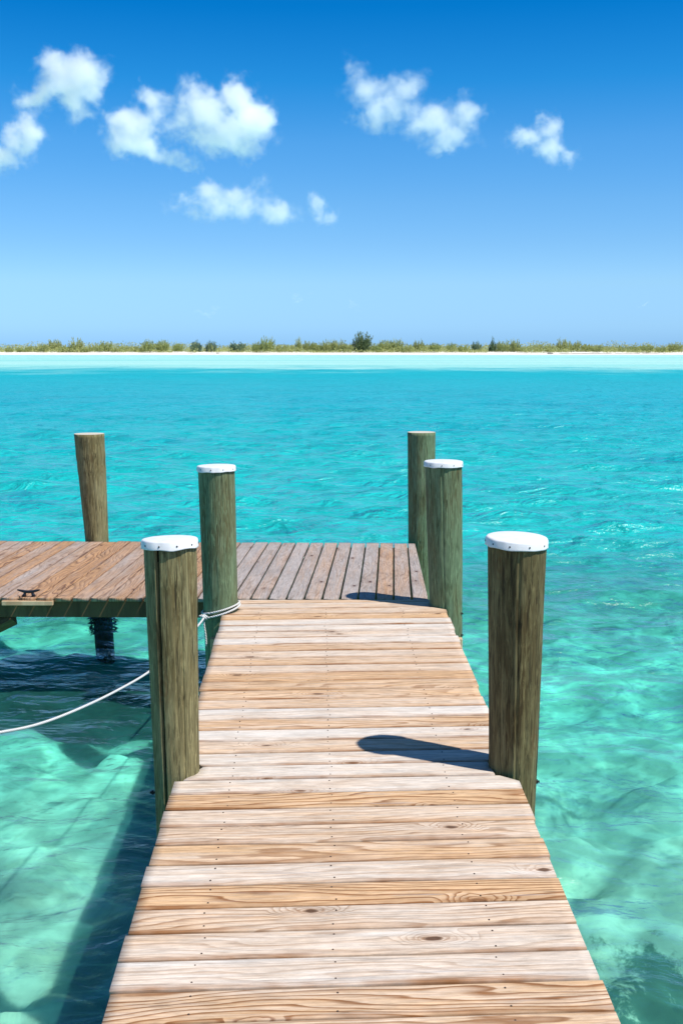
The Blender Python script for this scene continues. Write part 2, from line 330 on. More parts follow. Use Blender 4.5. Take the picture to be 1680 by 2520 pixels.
def water_mat():
    s = NT('sea_water'); P = s.n('NewGeometry').outputs['Position']; x, y, z = s.sep(P)
    P2 = s.comb(x, y, 0.0)
    def W(kx, ky, scale, det, rough=.55, dist=.0): return s.noise(s.comb(s.math('MULTIPLY', x, kx), s.math('MULTIPLY', y, ky), 0.0), scale, det, rough, dist)
    n1 = W(1.0, 1.35, 1.45, 5, .52, .7); n2 = W(.30, .48, 1.0, 3, .5, .5); n3 = W(1.0, 1.3, 6.5, 3, .55, .5); n4 = W(.10, .17, 1.0, 3, .5, .3)
    rdg = s.math('SUBTRACT', 1.0, s.math('ABSOLUTE', s.math('MULTIPLY', s.math('SUBTRACT', W(.62, .95, 1.2, 4, .5, .6), .5), 2.0)))
    h = s.math('ADD', s.math('MULTIPLY', n1, .26), s.math('MULTIPLY', n3, .035)); h = s.math('ADD', h, s.math('MULTIPLY', n2, .42))
    h = s.math('ADD', h, s.math('ADD', s.math('MULTIPLY', n4, .9), s.math('MULTIPLY', rdg, .16)))
    h = s.math('MULTIPLY', h, s.mr(y, 5, 15, .38, .92))
    nrm = s.bump(h, 1.0, 1.0)
    # depth tint: greener inshore, bluer offshore, pale over the sand flats by the island
    wob = s.math('MULTIPLY', s.noise(s.comb(s.math('MULTIPLY', x, .05), s.math('MULTIPLY', y, .03), 0.), 1.0, 5, .65), 150.)
    inshore = s.mix(s.mr(y, 4, 9, 0, 1, True), (.54, .845, .80), (.37, .93, .89))
    off = s.mix(s.mr(y, 12, 55, 0, 1, True), inshore, (.10, .84, .88))
    patch = s.noise(s.comb(s.math('MULTIPLY', x, .10), s.math('MULTIPLY', y, .22), 0.), 1.0, 4, .6, .5)
    off = s.mix(s.math('MULTIPLY', s.mr(patch, .5, .68, 0, .5, True), s.mr(y, 8, 20, 0, 1)), off, (.07, .74, .82))
    shoal = s.mr(s.math('ADD', y, wob), 200, 262, 0, 1, True)
    band = s.noise(s.comb(s.math('MULTIPLY', x, .004), s.math('MULTIPLY', y, .03), 0.), 1.0, 4, .6)
    pale = s.mix(s.mr(band, .35, .65, 0, 1), (.50, .90, .90), (.68, .95, .94))
    tint = s.mix(shoal, off, pale)
    # caustic light of the waves, painted into the water tint as a cell pattern
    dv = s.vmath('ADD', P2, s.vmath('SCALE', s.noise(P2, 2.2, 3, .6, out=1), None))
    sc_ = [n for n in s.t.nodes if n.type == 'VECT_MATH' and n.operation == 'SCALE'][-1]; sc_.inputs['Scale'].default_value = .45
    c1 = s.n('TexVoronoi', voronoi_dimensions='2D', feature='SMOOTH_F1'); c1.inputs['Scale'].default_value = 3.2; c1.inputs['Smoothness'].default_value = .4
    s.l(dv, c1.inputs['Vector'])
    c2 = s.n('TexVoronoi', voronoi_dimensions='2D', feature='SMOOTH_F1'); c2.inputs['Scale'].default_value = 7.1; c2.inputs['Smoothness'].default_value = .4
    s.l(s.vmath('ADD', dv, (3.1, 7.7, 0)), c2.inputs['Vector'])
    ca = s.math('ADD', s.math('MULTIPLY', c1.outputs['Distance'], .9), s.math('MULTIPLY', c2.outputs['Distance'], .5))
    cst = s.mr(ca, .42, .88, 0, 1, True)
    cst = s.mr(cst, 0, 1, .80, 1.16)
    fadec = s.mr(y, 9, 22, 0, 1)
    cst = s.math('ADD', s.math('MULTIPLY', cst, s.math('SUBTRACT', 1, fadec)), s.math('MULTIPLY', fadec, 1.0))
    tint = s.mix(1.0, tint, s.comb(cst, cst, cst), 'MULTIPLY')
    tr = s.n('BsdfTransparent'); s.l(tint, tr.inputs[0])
    gl = s.n('BsdfGlossy'); s.l(s.mr(y, 6, 150, .26, .34), gl.inputs['Roughness']); gl.inputs['Color'].default_value = (1, 1, 1, 1); s.l(nrm, gl.inputs['Normal'])
    fr = s.n('Fresnel'); fr.inputs['IOR'].default_value = 1.33; s.l(nrm, fr.inputs['Normal'])
    ff = s.math('MINIMUM', fr.outputs[0], s.mr(y, 15, 110, .70, .15))
    body = s.mix(s.mr(y, 8, 16, 0, 1, True), (.08, .50, .42), (.008, .52, .49)); body = s.mix(s.mr(y, 14, 60, 0, 1, True), body, (.0, .45, .52))
    body = s.mix(s.math('MULTIPLY', s.mr(patch, .5, .68, 0, .6, True), s.mr(y, 8, 20, 0, 1)), body, (.0, .37, .44))
    body = s.mix(shoal, body, s.mix(s.mr(band, .35, .65, 0, 1), (.30, .74, .68), (.50, .84, .76)))
    cb = s.mr(cst, .80, 1.16, .85, 1.15); body = s.mix(1.0, body, s.comb(cb, cb, cb), 'MULTIPLY')  # same caustic light pattern painted into the water body colour
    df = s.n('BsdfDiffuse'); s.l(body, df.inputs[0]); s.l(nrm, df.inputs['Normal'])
    mb = s.n('MixShader'); s.l(s.mr(y, 9.5, 16, .10, .8, True), mb.inputs[0]); s.l(tr.outputs[0], mb.inputs[1]); s.l(df.outputs[0], mb.inputs[2])
    mx = s.n('MixShader'); s.l(ff, mx.inputs[0]); s.l(mb.outputs[0], mx.inputs[1]); s.l(gl.outputs[0], mx.inputs[2])
    s.l(mx.outputs[0], s.out.inputs['Surface']); return s.m
rows = np.concatenate([[-60, -25, -10, -4, -1.5, -.6], axis_rows(0, .028, 1.0075, 9000)])
X, Y, dx = fan(rows, 560, 5.5, .5)
dyr = np.gradient(rows); cell = np.maximum(dx, dyr)[:, None]
Z = np.zeros_like(X); r2 = np.random.default_rng(5)
for k in range(64):
    lam = .14 * (15 ** r2.uniform(0, 1) ** 1.1); th = math.pi / 2 + .35 + r2.normal(0, .62); kk = 2 * math.pi / lam
    amp = .0105 * lam ** .95 * r2.uniform(.6, 1.3)
    ph = X * math.cos(th) * kk + Y * math.sin(th) * kk + r2.uniform(0, 6.28) + .8 * snoise(X, Y, .9 / lam ** .5, 100 + k)
    w = np.clip((lam / cell - 2.5) / 2, 0, 1)
    Z += w * amp * (np.exp(np.sin(ph)) - 1.27)
Z *= .30 + .34 * np.clip((Y - 6) / 12, 0, 1)
w_o = obj('water', mesh_np('water', np.stack([X, Y, Z], -1).reshape(-1, 3), grid_faces(*X.shape)), water_mat()); w_o['kind'] = 'structure'

# island
ISL = 602.0
def sand_land():
    s = NT('beach_sand'); P = s.n('NewGeometry').outputs['Position']; n = s.noise(P, .25, 4, .6)
    s.bsdf(s.mix(s.mr(n, .35, .7, 0, 1), (.80, .78, .72), (.62, .58, .50)), .95, None, 0.); return s.m
xs = np.linspace(-620, 620, 500); ys = np.array([ISL - 4, ISL, ISL + 4, ISL + 8, ISL + 12, ISL + 18, ISL + 26, ISL + 40, ISL + 70, ISL + 90])
zz = np.array([-.3, .05, .55, 1.0, 1.25, 1.4, 1.7, 1.9, 1.2, -.5])
XX, YY = np.meshgrid(xs, ys); ZZ = np.repeat(zz[:, None], len(xs), 1) + .22 * snoise(XX, YY, .12, 8) * (zz[:, None] > .5)
YY = YY + 9 * snoise(XX, XX * 0, .05, 9)
o = obj('island_beach', mesh_np('island', np.stack([XX, YY, ZZ], -1).reshape(-1, 3), grid_faces(*XX.shape)), sand_land()); o['kind'] = 'structure'
def leaf_mat(name, a, b, c):
    s = NT(name); P = s.n('NewGeometry').outputs['Position']; rnd = s.n('ObjectInfo').outputs['Random']
    n = s.noise(P, .55, 3, .6); n2 = s.noise(P, 2.5, 2)
    col = s.mix(s.mr(n, .35, .65, 0, 1), a, b); col = s.mix(s.math('MULTIPLY', rnd, .45), col, c); col = s.mix(s.mr(n2, .5, .7, 0, .4), col, c)
    d = s.n('BsdfDiffuse'); s.l(col, d.inputs[0]); t = s.n('BsdfTranslucent'); s.l(col, t.inputs[0])
    mx = s.n('MixShader'); mx.inputs[0].default_value = .3; s.l(d.outputs[0], mx.inputs[1]); s.l(t.outputs[0], mx.inputs[2]); s.l(mx.outputs[0], s.out.inputs['Surface']); return s.m
leaf_olive = leaf_mat('olive_foliage', (.44, .47, .17), (.31, .38, .14), (.56, .54, .24))
leaf_dark = leaf_mat('dark_green_foliage', (.14, .20, .09), (.10, .17, .09), (.26, .28, .12))
leaf_grey = leaf_mat('grey_green_foliage', (.17, .26, .17), (.13, .21, .15), (.26, .30, .16))
bark = plain('grey_bark', (.16, .12, .09), .9, .1, nsc=3, namp=.3)
def plume_mesh(seed, h, w, nb, per, upright=.5, leaf=.42):
    """feathery crown: arching branches beset with thin sprays"""
    r = np.random.default_rng(seed); co = []; fc = []
    for b in range(nb):
        a = r.uniform(0, 2 * math.pi); rad = w * .5 * math.sqrt(r.uniform(0, 1)); L = h * r.uniform(.55, 1.0) * (1 - .45 * (rad / (w * .5)) ** 2)
        bx, by = math.cos(a) * rad * .75, math.sin(a) * rad * .75
        ox, oy = math.cos(a) * w * .28 * r.uniform(.2, 1) * (1 - upright), math.sin(a) * w * .28 * (1 - upright)
        lean = r.uniform(-.10, .22) * h * .6
        for k in range(per):
            t = (k + r.uniform(0, 1)) / per
            t = .12 + .88 * t
            p = np.array([bx + ox * t * 1.6 + lean * t * t, by + oy * t * 1.6, L * t])
            p[:2] += r.normal(0, .10 * w * (1 - t) * .6 + .12, 2)
            d = np.array([r.normal(.25, .6), r.normal(0, .6), r.uniform(.4, 1.3)]); d /= np.linalg.norm(d)
            s = np.cross(d, r.normal(0, 1, 3)); s /= np.linalg.norm(s) + 1e-6
            ln = leaf * r.uniform(.8, 1.9) * (1.15 - .4 * t); wd = leaf * r.uniform(.16, .34)
            i = len(co); co += [p - s * wd, p + s * wd, p + d * ln]; fc.append((i, i + 1, i + 2))
    co = np.array(co); co[:, 2] = np.maximum(co[:, 2], -.3)
    return mesh_np('crown', co, fc, False)
def trunk_mesh(h, r0, seed):
    r = random.Random(seed); P = [Vector((r.uniform(-.1, .1) * i, r.uniform(-.1, .1) * i, -.8 + (h * .62 + .8) * i / 4)) for i in range(5)]
    bm = tube(P, [r0 * (1 - .18 * i) for i in range(5)], 7); me = bpy.data.meshes.new('trunk'); bm.to_mesh(me); bm.free(); me.materials.append(bark); return me
PROTO = {}
def proto(kind, v):
    k = (kind, v)
    if k not in PROTO:
        if kind == 'shrub': c = plume_mesh(50 + v, 1.0 * 5.6, 8.0, 60, 26, .3, .62); m = leaf_olive; t = trunk_mesh(5, .16, v)
        elif kind == 'dark': c = plume_mesh(90 + v, 7.2, 6.2, 60, 28, .55, .6); m = leaf_grey; t = trunk_mesh(7, .2, v)
        elif kind == 'tall': c = plume_mesh(130 + v, 12.3, 9.0, 80, 44, .72, .62); m = leaf_dark; t = trunk_mesh(12, .3, v)
        else: c = plume_mesh(170 + v, 8.6, 4.2, 34, 36, .85, .5); m = leaf_olive if v else leaf_dark; t = trunk_mesh(8, .18, v)
        c.materials.append(m); PROTO[k] = (c, t)
    return PROTO[k]
def bush(name, kind, v, px, dy, sx, sz, label, cat, group=None, rz=0.):
    yy = ISL + dy; p = on_y(px, 862, yy); root = empty(name, (p.x, yy, 1.35 if dy < 22 else 1.7), label=label, cat=cat, group=group)
    root.rotation_euler = (0, 0, rz); root.scale = (sx, sx, sz)
    c, t = proto(kind, v)
    for nm, me in (('crown', c), ('trunk', t)):
        q = bpy.data.objects.new(nm, me); COL.objects.link(q); q.parent = root
PXM = ISL / FPX * 1.02   # metres per photo pixel at the island
def hs_(top): return (866 - top) * PXM
bush('casuarina_tree', 'tall', 0, 888, 16, 1.3, hs_(812) / 12.3, 'tallest dark feathery casuarina tree on the far island', 'tree')
bush('casuarina_tree', 'slim', 0, 1211, 18, 1.0, hs_(826) / 8.6, 'slender dark pointed tree on the island, right of the tallest casuarina', 'tree', rz=1)
bush('casuarina_tree', 'slim', 1, 735, 17, 1.0, hs_(823) / 8.6, 'thin pale green pointed tree on the island, left of the tallest casuarina', 'tree', rz=2)
bush('casuarina_bush', 'dark', 0, 482, 15, .95, hs_(833) / 7.2, 'leftmost blue-green rounded bush standing above the white beach', 'bush')
bush('casuarina_bush', 'dark', 1, 519, 17, 1.0, hs_(835) / 7.2, 'middle one of three blue-green bushes behind the white beach', 'bush', rz=.6)
bush('casuarina_bush', 'dark', 2, 585, 18, 1.35, hs_(837) / 7.2, 'wide blue-green bush, rightmost of three behind the white beach', 'bush', rz=2.2)
bush('casuarina_bush', 'shrub', 1, 832, 17, 1.0, hs_(829) / 5.6, 'tall olive bush growing against the left of the tallest casuarina', 'bush')
bush('casuarina_bush', 'dark', 1, 1172, 20, .8, hs_(836) / 7.2, 'grey-green bush just left of the slender pointed tree', 'bush', rz=1.7)
bush('casuarina_bush', 'shrub', 3, 22, 12, .55, hs_(852) / 5.6, 'small lone shrub at the left end of the island scrub', 'bush')
bush('casuarina_bush', 'shrub', 2, 437, 14, .72, hs_(840) / 5.6, 'round olive bush with a gap beside it, left of the blue-green bushes', 'bush')
tops = [(60, 850), (84, 846), (108, 845), (134, 842), (160, 841), (190, 840), (214, 844), (245, 841), (262, 840), (290, 846), (318, 848), (345, 846), (368, 843), (398, 842),
        (630, 836), (655, 838), (690, 842), (712, 840), (760, 838), (785, 842), (808, 838), (858, 836), (925, 838), (950, 842), (975, 841), (1000, 840),
        (1025, 842), (1046, 840), (1072, 838), (1110, 843), (1140, 842), (1235, 843), (1262, 842), (1290, 844), (1325, 841), (1350, 843), (1380, 839), (1408, 841), (1440, 843),
        (1470, 841), (1500, 846), (1528, 841), (1560, 847), (1590, 846), (1625, 848), (1660, 848), (1700, 849)]
for i, (px, top) in enumerate(tops):
    seg = ('low olive shrub in the left stretch of island scrub, before the blue-green bushes' if px < 420 else
           'olive green shrub in the island scrub between the blue-green bushes and the tallest casuarina' if px < 890 else
           'olive green shrub in the island scrub between the tallest casuarina and the slender pointed tree' if px < 1200 else
           'low olive shrub in the right stretch of island scrub, past the slender pointed tree')
    grp = ('left island shrubs' if px < 420 else 'middle island shrubs' if px < 890 else 'inner right island shrubs' if px < 1200 else 'right island shrubs')
    bush('island_shrub', 'shrub', i % 5, px + random.uniform(-4, 4), random.uniform(12, 24), random.uniform(.6, 1.0), max(.45, hs_(top) / 5.6) * random.choice([.8, .9, 1.0, 1.2, 1.5]), seg, 'shrub', grp, random.uniform(0, 6.28))
# low scrub carpet (uncountable)
co = []; fc = []
for k in range(52000):
    px = rng.uniform(-500, 2200); dy = rng.uniform(9, 45); gap = (430 < px < 470 and dy < 20)
    if gap: continue
    x = (px - 840) / FPX * (ISL + dy) * 1.01
    hh = (3.0 + 4.2 * mn.noise(Vector((x * .05, dy * .1, 3)))) * (0.45 if dy < 12 else 1)
    if mn.noise(Vector((x * .05, 7.7, 1))) < -.26 and dy < 17: continue
    if mn.noise(Vector((x * .06, 1.7, 5))) > .12 and dy < 15: dy -= 4
    p = np.array([x, ISL + dy, 1.2 + rng.uniform(0, 1) * hh + (.5 if dy > 25 else 0)])
    d = np.array([rng.normal(.2, .6), rng.normal(0, .5), rng.uniform(.2, 1.1)]); d /= np.linalg.norm(d); s_ = np.cross(d, rng.normal(0, 1, 3)); s_ /= np.linalg.norm(s_)
    ln = rng.uniform(.5, 1.1); wd = rng.uniform(.16, .32); i = len(co); co += [p - s_ * wd, p + s_ * wd, p + d * ln]; fc.append((i, i + 1, i + 2))
o = obj('scrub', mesh_np('scrub', np.array(co), fc, False), leaf_olive, smooth=False); tag(o, 'low olive scrub carpeting the far island behind the beach', 'scrub', kind='stuff')
# rocks and driftwood on the beach
rock_m = plain('grey_beach_rock', (.33, .30, .26), .9, .1, nsc=1.5, namp=.4)
def rock(px, dy, sx, sz, label, grp=None):
    bm = bmesh.new(); bmesh.ops.create_icosphere(bm, subdivisions=2, radius=1)
    for v in bm.verts: v.co = v.co * (1 + .35 * mn.noise(v.co * 1.7 + Vector((px, 0, 0))))
    p = on_y(px, 866, ISL + dy); o = obj('beach_rock', bm, rock_m, smooth=False, loc=(p.x, ISL + dy, .35 + dy * .08)); o.scale = (sx, .7, sz)
    tag(o, label, 'rock', grp)
rock(536, 4, .9, .55, 'dark rock on the white beach below the blue-green bushes'); rock(465, 4, .35, .25, 'small dark pebble, left of a pair on the white beach'); rock(471, 4, .4, .28, 'small dark pebble, right of a pair on the white beach')
rock(1354, 5, 1.6, .7, 'dark clump beside the pale block on the right beach')
def ledge(px0, px1, dy, h, label):
    n = 60; a = on_y(px0, 866, ISL + dy).x; b = on_y(px1, 866, ISL + dy).x; bm = bmesh.new(); prev = None
    for i in range(n):
        x = a + (b - a) * i / (n - 1); w = math.sin(math.pi * i / (n - 1)) ** .3; hh = h * w * (.7 + .5 * mn.noise(Vector((x * .4, px0, 0))))
        vs = [bm.verts.new((x, ISL + dy - .5 + .4 * mn.noise(Vector((x * .3, 2, 0))), .1)), bm.verts.new((x, ISL + dy - .2, .35 + hh)), bm.verts.new((x, ISL + dy + 1.6, .55 + hh))]
        if prev: bm.faces.new((prev[0], vs[0], vs[1], prev[1])); bm.faces.new((prev[1], vs[1], vs[2], prev[2]))
        prev = vs
    o = obj('rock_ledge', bm, rock_m, smooth=False); tag(o, label, 'rock ledge')
ledge(612, 800, 5, .55, 'long low grey rock ledge at the waterline left of the tallest casuarina')
ledge(800, 965, 6, .3, 'low grey rock ledge at the waterline under the tallest casuarina')
ledge(1372, 1690, 5, .5, 'grey rock ledge along the waterline at the right end of the beach')

# ------------------------------------------------------------------ pier (main walkway)
YC = [1484.8,1496.6,1509.7,1522.9,1537.5,1552.3,1567.3,1583.3,1599.9,1617.3,1634.7,1654.7,1674.5,1695.7,1717.8,1740.8,1766,1792.2,1819.9,1849.2,1880.6,1913.6,1948.7,1985.9,2027,2071,2119.6,2171,2227,2286.8,2353.5,2427,2507]
def gap_line(yc):
    sl = -(yc - 862) / 55000.0
    a = on_z(300, yc + sl * (300 - 830)); b = on_z(1400, yc + sl * (1400 - 830)); return a, b
def isect(a, b, c, d):
    r = b - a; s = d - c; t = ((c.x - a.x) * s.y - (c.y - a.y) * s.x) / (r.x * s.y - r.y * s.x); return a + r * t
EL = (on_z(551, 1500), on_z(250, 2519)); ER = (on_z(1097, 1500), on_z(1525, 2519))
def edge_pts(line):
    a, b = line; return isect(a, b, *EL), isect(a, b, *ER)
lines = [gap_line(y) for y in YC]
lines[0] = (on_z(560, 1486), on_z(1053, 1479))
# continue the boards past the bottom of the frame, under and behind the camera
ends = [edge_pts(l) for l in lines]
stepL = (ends[-1][0] - ends[-9][0]) / 8; stepR = (ends[-1][1] - ends[-9][1]) / 8
for k in range(22): ends.append((ends[-1][0] + stepL, ends[-1][1] + stepR))
far = (on_z(553, 1475.5), on_z(1072, 1475.5)); ends = [far] + ends

# posts: (name, base px, top px, radius base px, radius top px, ...)
POSTS = {}
def post_geo(key, bx, by, tx, ty, wb, wt):
    b = on_z(bx, by); t = on_y(tx, ty, b.y); zc_b = b.y * math.cos(PITCH) + (EYE - b.z) * math.sin(PITCH); zc_t = t.y * math.cos(PITCH) + (EYE - t.z) * math.sin(PITCH)
    POSTS[key] = dict(b=b, t=t, rb=wb / 2 / FPX * zc_b, rt=wt / 2 / FPX * zc_t)
post_geo('NL', 435, 1897, 417.5, 1326, 112, 129)
post_geo('NR', 1261, 1888, 1272, 1322, 117, 143)
post_geo('ML', 543, 1502, 532, 1146, 84, 90)
post_geo('MR', 1097, 1488, 1091, 1135, 80, 91)
post_geo('FR', 1036, 1331, 1036.7, 1063, 64, 68.5)
post_geo('FL', 238.5, 1328, 219.6, 1067, 56, 73.5)
holes = [(POSTS[k]['b'], POSTS[k]['rb'] + .016) for k in POSTS]

def board_mesh(A, B, C, D, thick, gap, seed, nu=40, nv=7, side=None, gap0=None):
    """A,B far-left, far-right; D,C near-left, near-right (world, on the deck). Grid with rounded long edges and notches round the posts."""
    r = random.Random(seed); cen = (A + B + C + D) / 4; xa = ((B + C) - (A + D)); ang = math.atan2(xa.y, xa.x); rot = Matrix.Rotation(-ang, 3, 'Z')
    w = ((A + B) / 2 - (C + D) / 2).length; g = gap / 2 / w
    prof = [(0.0, -1.0), (0.0, -.10), (.012, -.02), (.05, 0.0), (.5, 0.0), (.95, 0.0), (.988, -.02), (1.0, -.10), (1.0, -1.0)]
    jl, jr = r.uniform(-.006, .006), r.uniform(-.006, .006); cup = r.uniform(-.0015, .001); dz = r.uniform(-.0012, .0012)
    bm = bmesh.new(); grid = []
    for v, pz in prof:
        vv = g + v * (1 - 2 * g)
        L = D.lerp(A, vv); Rr = C.lerp(B, vv); d = (Rr - L).normalized(); L = L + d * jl; Rr = Rr + d * jr
        # notches
        t0, t1 = 0.0, (Rr - L).length
        for c, rad in holes:
            rel = Vector((c.x - L.x, c.y - L.y)); dd = Vector((d.x, d.y)); s = rel.dot(dd); perp = abs(rel.x * dd.y - rel.y * dd.x)
            if perp < rad and -rad < s < t1 + rad:
                hw = math.sqrt(rad * rad - perp * perp)
                if s < (t1) / 2: t0 = max(t0, s + hw)
                else: t1 = min(t1, s - hw)
        row = []
        for i in range(nu + 1):
            u = i / nu; P = L + d * (t0 + (t1 - t0) * u)
            wav = .0012 * mn.noise(Vector((P.x * 3, seed * 3.1, v))) if v in (0., 1.) else 0
            z = pz * thick + cup * (1 - (2 * v - 1) ** 2) + dz + .0012 * mn.noise(Vector((P.x * 1.5, seed, v)))
            q = rot @ (P - cen)
            if gap0 and i > 1 and v in (0., .012, .988, 1.): q.y += (gap - gap0) / 2 * (1 if v > .5 else -1)
            row.append(bm.verts.new((q.x, q.y + wav, z)))
        grid.append(row)
    n = len(grid)
    for j in range(n - 1):
        for i in range(nu): bm.faces.new((grid[j][i], grid[j][i+1], grid[j+1][i+1], grid[j+1][i]))
    for i in range(nu): bm.faces.new((grid[n-1][i], grid[n-1][i+1], grid[0][i+1], grid[0][i]))
    bm.faces.new([grid[j][0] for j in range(n)]); bm.faces.new([grid[j][nu] for j in reversed(range(n))])
    bmesh.ops.recalc_face_normals(bm, faces=bm.faces)
    return bm, cen, ang
def add_nails(bm, pts, rad=.0034):
    """sunk screw heads in a board: second material slot"""
    for p in pts:
        r = bmesh.ops.create_cone(bm, cap_ends=True, segments=10, radius1=rad, radius2=rad * .8, depth=.0016, matrix=Matrix.Translation(p))
        for f in {f for v in r['verts'] for f in v.link_faces}: f.material_index = 1
pier = empty('pier', (0, 6, DECK), label='sunlit pale timber walkway leading straight out to the cross dock', cat='pier')
# board tones read off the photograph: (tan amount, ring strength)
TONE = [(.6,.5),(.45,.3),(.55,.4),(.95,.5),(.15,.3),(.15,.3),(.25,.4),(.05,.2),(.6,.8),(.45,.4),(.6,.6),(.4,.5),(.9,.8),(.75,.7),(.7,.6),(.6,.5),(.05,.3),(.7,.9),(.05,.3),(.55,.5),(.08,.4),(.1,.3),(.12,.4),(.95,1.),(.35,.5),(.45,.9),(.75,.8),(.25,.6),(.95,1.1),(.4,.9),(.25,.6),(.15,.7),(.65,1.2),(.6,1.)]
nailL = lambda y: on_z(459 - .242 * (y - 2083), y); nailC = lambda y: on_z(826 + .0275 * (y - 1500), y); nailR = lambda y: on_z(1252 + .3156 * (y - 2070), y)
for i in range(len(ends) - 1):
    A, B = ends[i]; D, C = ends[i + 1]
    if i >= len(TONE): tone = (random.uniform(.1, .9), random.uniform(.4, 1))
    else: tone = TONE[i]
    bm, cen, ang = board_mesh(A, B, C, D, .030, .0108 if i > 14 else .0105, i + 1)
    rot = Matrix.Rotation(-ang, 3, 'Z'); w = ((A + B) / 2 - (C + D) / 2).length
    ns = []
    for f in (.22, .78):
        L = D.lerp(A, f); Q = C.lerp(B, f)
        for q in (.165, .455, .80):
            if i < 2: continue
            P = L.lerp(Q, q + random.uniform(-.006, .006)); l = rot @ (P - cen)
            if any((P - c).xy.length < rr for c, rr in holes): continue
            ns.append(Vector((l.x, l.y + random.uniform(-.004, .004), .0009)))
    add_nails(bm, ns)
    o = obj('deck_board', bm, [deckwood, hole_mat], pier, loc=(cen.x, cen.y - 6, 0)); o.rotation_euler = (0, 0, ang)
    o.color = (min(1, tone[0] + .10), tone[1], 0, 1)
Lf, Rf, Ln, Rn = ends[1][0], ends[1][1], ends[-1][0], ends[-1][1]
def beam(name, a, b, w, top, bot, mat, parent, pz=(0, 0, 0), bev=.004):
    a = Vector(a); b = Vector(b); m = (a + b) / 2; L = (b - a).xy.length; ang = math.atan2(b.y - a.y, b.x - a.x)
    bm = bmesh.new(); box(bm, (0, 0, 0), (L, w, top - bot), bev=bev)
    o = obj(name, bm, mat, parent, smooth=False, loc=(m.x - pz[0], m.y - pz[1], (top + bot) / 2 - pz[2])); o.rotation_euler = (0, 0, ang); return o
PZ = (0, 6, DECK); TOPS = DECK - .0315; BOT = DECK - .154
for q in (.165, .455, .80):
    beam('stringer', Lf.lerp(Rf, q), Ln.lerp(Rn, q), .045, TOPS, BOT, framewood, pier, PZ)
for key, (xa, xb, yp) in {'M': (518, 1137, 1566), 'N': (374, 1322, 0)}.items():
    pl, pr = (POSTS['ML'], POSTS['MR']) if key == 'M' else (POSTS['NL'], POSTS['NR'])
    yy = min(pl['b'].y - pl['rb'], pr['b'].y - pr['rb']) - .03
    xl = on_y(xa, 1566, yy).x if key == 'M' else pl['b'].x - .02; xr = on_y(xb, 1566, yy).x if key == 'M' else pr['b'].x + .02
    beam('cross_beam', (xl, yy, 0), (xr, yy, 0), .05, BOT - .002, BOT - .19, palewood if key == 'M' else framewood, pier, PZ)

# ------------------------------------------------------------------ cross dock
dock = empty('dock_platform', (-2, 9, DECK), label='weathered brown timber dock running across the far end of the pale walkway', cat='dock')
fl = (on_z(0, 1471), on_z(1050, 1474.5)); bl = (on_z(0, 1331.5), on_z(1050, 1337))
f0 = on_z(968.3, 1474.2); f21 = isect(*fl, on_z(44.8, 1600), on_z(44.8, 1400)); st = (f21 - f0) / 21
vp = ray(968, 861); bdir = Vector((vp.x, vp.y, 0)).normalized()
dirs = [(f0 + st * k) for k in range(-2, 42)]
dirs = [d for d in dirs]
DT = random.Random(21)
TD = {0: (.25, .8), 1: (.45, .9), 2: (.75, .5), 3: (.2, .9), 4: (.05, .4), 5: (.3, .7), 6: (.35, .6), 7: (.25, .9), 8: (.1, .3), 9: (.3, .8), 10: (.25, .9), 11: (.05, .5), 12: (.15, .8)}
for k in range(len(dirs) - 1):
    R0, L0 = dirs[k], dirs[k + 1]
    A_ = isect(L0, L0 + bdir, *bl); B_ = isect(R0, R0 + bdir, *bl); D_ = isect(L0, L0 + bdir, *fl); C_ = isect(R0, R0 + bdir, *fl)
    if k == 0: B_ = B_ + (A_ - B_) * .45
    e0, e1 = DT.uniform(-.012, .012), DT.uniform(-.006, .006)
    if k in (19, 20, 21): e0 += .03
    # board runs front to back: pass it turned so that its length is the u direction
    g = .0188
    bm, cen, ang = board_mesh(D_ - bdir * e1, A_ + bdir * e0, B_ + bdir * e0, C_ - bdir * e1, .026, g, 200 + k, nu=44, gap0=(.0125 if k < 13 else .009))
    rot = Matrix.Rotation(-ang, 3, 'Z'); ns = []
    o = obj('deck_board', bm, dockwood, dock, loc=(cen.x + 2, cen.y - 9, 0)); o.rotation_euler = (0, 0, ang)
    tn = TD.get(k, (DT.uniform(.4, 1.15), DT.uniform(.6, 1.1))); o.color = (max(0, tn[0] - .12), tn[1], 0, 1)
PD = (-2, 9, DECK); tb = DECK - .0275
Rr = dirs[0]; Ll = dirs[-1]
def across(f, name='joist', w=.045, mat=framewood):
    a = isect(Rr + st * .8, Rr + st * .8 + bdir, *fl).lerp(isect(Rr + st * .8, Rr + st * .8 + bdir, *bl), f); b = isect(Ll, Ll + bdir, *fl).lerp(isect(Ll, Ll + bdir, *bl), f)
    return beam(name, a, b, w, tb, BOT, mat, dock, PD)
across(.031, 'fascia'); 
for f in (.27, .51, .76, .955): across(f, 'joist', .05)
# pale packing strip under the cleat, and a knee brace at the left
def strip(x0, x1, y0, y1, name, mat):
    yy = isect(*fl, on_z(60, 1600), on_z(60, 1400)).y - .004; a = on_y(x0, y0, yy); b = on_y(x1, y1, yy)
    bm = bmesh.new(); box(bm, (0, 0, 0), (abs(b.x - a.x), .03, abs(a.z - b.z)), bev=.003)
    o = obj(name, bm, mat, dock, smooth=False, loc=((a.x + b.x) / 2 + 2, yy - 9, (a.z + b.z) / 2 - DECK)); return o
strip(5, 131, 1478.5, 1489.5, 'packing_strip', palewood)
a = on_y(34, 1520, fl[0].y + .1); b = on_y(-170, 1620, fl[0].y + .1)
bm = tube([a, b], .055, 4); o = obj('knee_brace', bm, framewood, dock, smooth=False, loc=(2, -9, -DECK))

